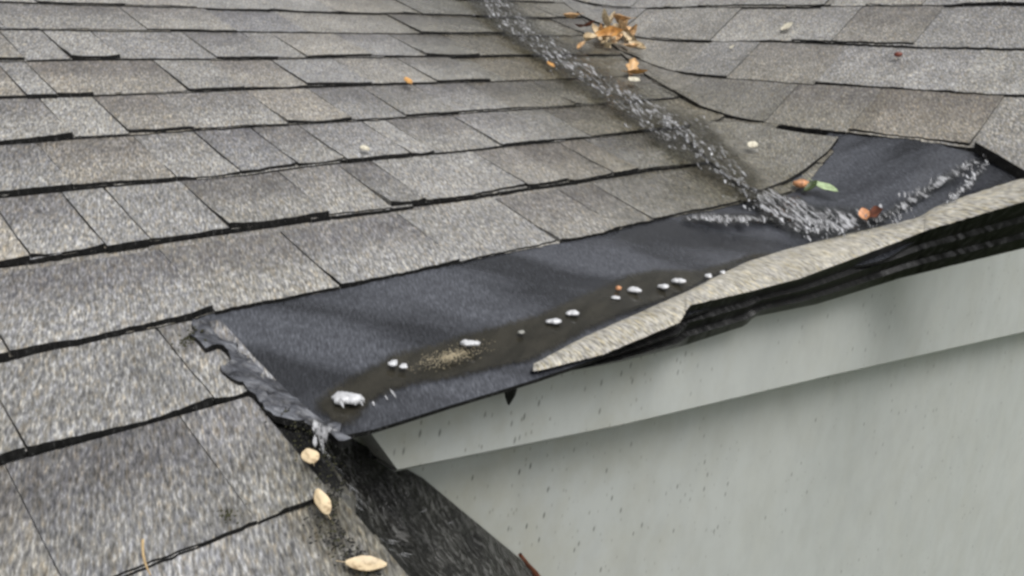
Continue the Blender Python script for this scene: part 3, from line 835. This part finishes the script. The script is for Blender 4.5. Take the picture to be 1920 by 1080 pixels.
def leaf(px, length, ang, mat, label, tilt=0.0, roll=0.0, curl=0.5, lobes=2, width=0.42, off=0.018, group=None, name='leaf', cat='leaf', seed=0, lift=0.0):
    """leaf blade with lobed outline, folded along the midrib, curled, with a stalk"""
    rnd = random.Random(seed + int(px[0]*3 + px[1])); p = hit(px[0], px[1], off)
    L = length; N = 11; V = []; F = []
    for i in range(N):
        f = i/(N - 1)
        wv = width*L*math.sin(math.pi*min(1, f*.93 + .05))**.8*(1 + .28*math.cos(f*math.pi*2*(lobes + .5)) if lobes else 1)
        for j in (-2, -1, 0, 1, 2):
            s_ = j/2; z = curl*L*(.35*(f - .5)**2*2 + .22*abs(s_)*math.sin(f*3)) + rnd.uniform(-.012, .012)*L
            V.append(Vector(((f - .5)*L, s_*wv*.5, z)))
    for i in range(N - 1):
        for j in range(4): F.append((i*5 + j, i*5 + j + 1, i*5 + 6 + j, i*5 + 5 + j))
    nb = len(V); th = 0.0008
    V += [v - Vector((0, 0, th)) for v in V]
    F += [tuple(i + nb for i in f[::-1]) for f in F]
    # stalk
    s0 = len(V)
    for i in range(3):
        for k in range(4):
            an = k*math.pi/2; V.append(Vector((-.5*L - i*.12*L, math.cos(an)*.012*L, math.sin(an)*.012*L + curl*L*.175 + i*.02*L)))
    for i in range(2):
        for k in range(4): F.append((s0 + i*4 + k, s0 + i*4 + (k + 1) % 4, s0 + i*4 + 4 + (k + 1) % 4, s0 + i*4 + 4 + k))
    o = mesh_obj(name, V, F, [mat], None, None, None, True)
    e = 0.01
    nx = Vector((-(H(p.x + e, p.y) - H(p.x - e, p.y))/(2*e), -(H(p.x, p.y + e) - H(p.x, p.y - e))/(2*e), 1)).normalized()
    q = nx.to_track_quat('Z', 'Y')
    o.rotation_mode = 'QUATERNION'
    from mathutils import Quaternion
    o.rotation_quaternion = q @ Quaternion((0, 0, 1), math.radians(ang)) @ Quaternion((0, 1, 0), math.radians(tilt)) @ Quaternion((1, 0, 0), math.radians(roll))
    o.location = p + nx*lift
    return tag(o, label, cat, group)
LG = 'fallen leaves clumped in the roof valley'
clump = [((1072, 34), .05, 120, TAN, 'small tan leaf at the upper left of the valley leaf clump', 20, 10),
    ((1086, 48), .045, 60, BROWN, 'dark red-brown leaf between the upper left leaf and the clump', 15, -20),
    ((1106, 46), .05, 100, BROWN, 'dark brown leaf tucked into the left of the leaf clump', 30, 0),
    ((1128, 44), .08, 95, PALE, 'pale upright pointed leaf at the top of the leaf clump', -62, 10),
    ((1146, 40), .08, 60, PALE, 'pale leaf standing in the middle of the leaf clump', -50, -10),
    ((1160, 58), .085, 40, TAN, 'broad tan leaf at the centre of the leaf clump', -35, 15),
    ((1178, 60), .07, 10, TAN, 'tan leaf leaning out on the right of the leaf clump', -30, 25),
    ((1120, 62), .075, 150, TAN, 'tan curled leaf on the left side of the leaf clump', -25, -15),
    ((1100, 78), .075, 190, PALE, 'pale flat leaf at the lower left of the leaf clump', -10, 5),
    ((1090, 86), .05, 220, TAN, 'small tan leaf, lowest on the left of the leaf clump', 5, 10),
    ((1140, 74), .08, 300, ORANGE, 'orange-brown leaf at the bottom of the leaf clump', -15, 10),
    ((1158, 76), .06, 330, TAN, 'tan folded leaf under the centre of the leaf clump', -20, -25),
    ((1192, 86), .07, 350, PALE, 'pale long leaf at the lower right of the leaf clump', -10, 0),
    ((1182, 94), .05, 320, TAN, 'tan leaf at the bottom right corner of the leaf clump', 0, 20),
    ((1132, 56), .07, 20, PALE, 'pale narrow leaf crossing the middle of the leaf clump', -45, 35)]
cr = random.Random(21)
for n_, (px, L, a, m, lab, ti, ro) in enumerate(clump):
    leaf((px[0] + cr.uniform(-3, 3), px[1] + 7), L*cr.uniform(.72, .95), a + cr.uniform(-60, 60), m, lab, ti*.8 + cr.uniform(-20, 20), ro*1.6 + cr.uniform(-35, 35), cr.uniform(.7, 1.5), (0, 1, 0)[n_ % 3], cr.uniform(.3, .46), 0.020, LG, lift=.003 + .014*cr.random())
for n_ in range(18):
    leaf((1140 + cr.gauss(0, 26), 68 + cr.gauss(0, 15)), cr.uniform(.035, .06), cr.uniform(0, 360), (TAN, PALE, PALE)[n_ % 3], ('small torn tan leaf inside the valley leaf clump', 'small torn pale leaf inside the valley leaf clump', 'pale broken leaf piece inside the valley leaf clump')[n_ % 3],
         cr.uniform(-50, 20), cr.uniform(-40, 40), cr.uniform(.8, 1.6), n_ % 2, cr.uniform(.4, .6), .020, LG, lift=.012*cr.random())
LG2 = 'leaves on the valley crease below the clump'
leaf((1184, 128), .055, 40, TAN, 'tan leaf, upper one on the valley crease below the big clump', -30, 10, .7, 2, .5, .022, LG2)
leaf((1194, 138), .05, -60, ORANGE, 'orange leaf, right one on the valley crease below the big clump', -20, -20, .7, 2, .5, .022, LG2)
leaf((1188, 151), .045, 200, CREAM, 'cream leaf, lowest one on the valley crease below the big clump', 0, 0, .4, 0, .6, .022, LG2)
leaf((1032, 122), .034, 70, ORANGE, 'small orange leaf lying left of the running valley water', 0, 0, .4, 0, .45)
leaf((765, 153), .034, 70, ORANGE, 'small yellow-orange leaf alone on the left shingle slope', 0, 0, .4, 0, .45)
leaf((684, 278), .018, 90, CREAM, 'tiny cream petal on the left shingle slope', 0, 0, .3, 0, .8, name='petal', cat='petal')
leaf((581, 858), .018, 75, PALE, 'small pale tan leaf on shingles below the mastic', 0, 0, .7, 0, .85, off=.014)
leaf((602, 943), .025, 80, PALE, 'tan curled leaf on the broken edge above the dark side slope', -10, 20, .5, 0, .6, off=.014)
leaf((686, 1060), .031, -33, PALE, 'pale oval leaf at the bottom beside the dark side slope', 0, 0, .4, 0, .46, off=.010)
leaf((1548, 352), .055, -28, LGREEN, 'long pale green leaf on the black membrane', 0, 0, .3, 0, .34, off=.020)
leaf((1521, 350), .030, 40, DGREEN, 'dark green leaf between the peach petal and pale green leaf', -25, 0, .6, 0, .6, off=.018)
blob('petal', (1502, 346), 30, 28, PEACH, 'peach coloured crumpled petal beside the dark green leaf', 'petal', None, .016)
leaf((1640, 402), .034, 20, BROWN, 'red-brown leaf scrap on the membrane near the tan edge', -25, 10, .8, 1, .7, off=.018)
leaf((1620, 402), .026, 120, PEACH, 'pinkish leaf scrap left of the red-brown scrap', -15, 0, .6, 0, .7, off=.018)
leaf((1411, 272), .026, 30, CREAM, 'cream chip below the curved corner shingle edge', -10, 0, .4, 0, .8, off=.028, name='chip', cat='chip')
leaf((1476, 50), .030, 40, CREAM, 'pale cream petal on the right slope', -10, 0, .4, 0, .9, name='petal', cat='petal')
leaf((1372, 88), .014, 70, CREAM, 'tiny cream speck of leaf right of the leaf clump', 0, 0, .4, 0, .6)
blob('berry', (1684, 103), 14, 16, RED, 'small dark red berry on the right slope', 'berry', None, .018)
blob('chip', (1160, 541), 12, 16, PEACH, 'small red-brown chip in the puddle above a bubble', 'chip', None, .010)
# straw at the lower left
pa, pb = hit(268, 1012, .016), hit(283, 1078, .013)
V = []; F = []
ax = (pb - pa).normalized(); s1 = ax.cross(Vector((0, 0, 1))).normalized(); s2_ = s1.cross(ax)
for i in range(6):
    f = i/5
    for k in range(5):
        an = k*2*math.pi/5; V.append(pa.lerp(pb, f) + s1*.002*math.sin(f*3) + (s1*math.cos(an) + s2_*math.sin(an))*.0011*(1 - .5*f))
for i in range(5):
    for k in range(5): F.append((i*5 + k, i*5 + (k + 1) % 5, i*5 + 5 + (k + 1) % 5, i*5 + 5 + k))
tag(mesh_obj('straw', V, F, [STRAW]), 'thin tan straw stalk lying on the lower left shingles', 'straw')
# loose grit in the puddle and moss on the shingles
def grit(name, center, rx, ry, cnt, size, mat, off, kind, seed):
    rnd = random.Random(seed); G = Geo()
    for _ in range(cnt):
        a = rnd.uniform(0, 2*math.pi); rr = min(1.5, abs(rnd.gauss(0, .62)))
        x = center[0] + math.cos(a)*rr*rx; y = center[1] + math.sin(a)*rr*ry - (math.cos(a)*rr*rx)*.25
        p = hit(x, y, off); s_ = size*rnd.uniform(.5, 1.4); b0 = len(G.v)
        for dx, dy, dz in ((1, 0, 0), (0, 1, 0), (-1, 0, 0), (0, -1, 0), (0, 0, .9), (0, 0, -.6)):
            G.v.append(p + Vector((dx*rnd.uniform(.7, 1.3), dy*rnd.uniform(.7, 1.3), dz))*s_); G.t.append((1, .5, 0, 0))
        for f in ((0, 1, 4), (1, 2, 4), (2, 3, 4), (3, 0, 4), (1, 0, 5), (2, 1, 5), (3, 2, 5), (0, 3, 5)):
            G.f.append(tuple(b0 + i for i in f)); G.m.append(0)
    return tag(G.obj(name, [mat]), kind=kind)
grit('loose_grit', (845, 668), 58, 15, 1000, .0006, M_GRIT, .0085, 'stuff', 2)
grit('moss', (430, 965), 34, 18, 45, .0011, M_MOSS, .012, 'stuff', 3)
grit('moss', (352, 634), 24, 20, 50, .0013, M_MOSS, .011, 'stuff', 4)
def hip_debris():
    rnd = random.Random(8); G = Geo()
    pl = polyline([(x, y, 0) for x, y in HIPPX], 200)
    for _ in range(900):
        q = pl[rnd.randrange(200)]
        p = hit(q.x - abs(rnd.gauss(0, 26)) + 8, q.y + rnd.gauss(0, 10), .008); s_ = rnd.uniform(.0005, .0015); b0 = len(G.v)
        for dx, dy, dz in ((1, 0, 0), (0, 1, 0), (-1, 0, 0), (0, -1, 0), (0, 0, .8), (0, 0, -.6)):
            G.v.append(p + Vector((dx*rnd.uniform(.6, 1.5), dy*rnd.uniform(.6, 1.5), dz))*s_); G.t.append((1, .5, 0, 0))
        mi = rnd.choice([0, 0, 1])
        for f in ((0, 1, 4), (1, 2, 4), (2, 3, 4), (3, 0, 4), (1, 0, 5), (2, 1, 5), (3, 2, 5), (0, 3, 5)):
            G.f.append(tuple(b0 + i for i in f)); G.m.append(mi)
    tag(G.obj('wet_debris', [M_DECK, M_MOSS]), kind='stuff')
hip_debris()
# stick at the foot of the wall
pa, pb = atY(975, 1040, YW - .02), atY(1012, 1085, YW - .025)
V = []; F = []; ax = (pb - pa).normalized(); s1 = ax.cross(Vector((0, 1, 0))).normalized(); s2_ = s1.cross(ax)
for i in range(6):
    f = i/5
    for k in range(6):
        an = k*math.pi/3; V.append(pa.lerp(pb, f) + (s1*math.cos(an) + s2_*math.sin(an))*.004*(.7 + .5*noise.noise(Vector((f*7, k, 1)))))
for i in range(5):
    for k in range(6): F.append((i*6 + k, i*6 + (k + 1) % 6, i*6 + 6 + (k + 1) % 6, i*6 + 6 + k))
tag(mesh_obj('stick', V, F, [BROWN]), 'short brown stick at the bottom where the dark slope meets the wall', 'stick')
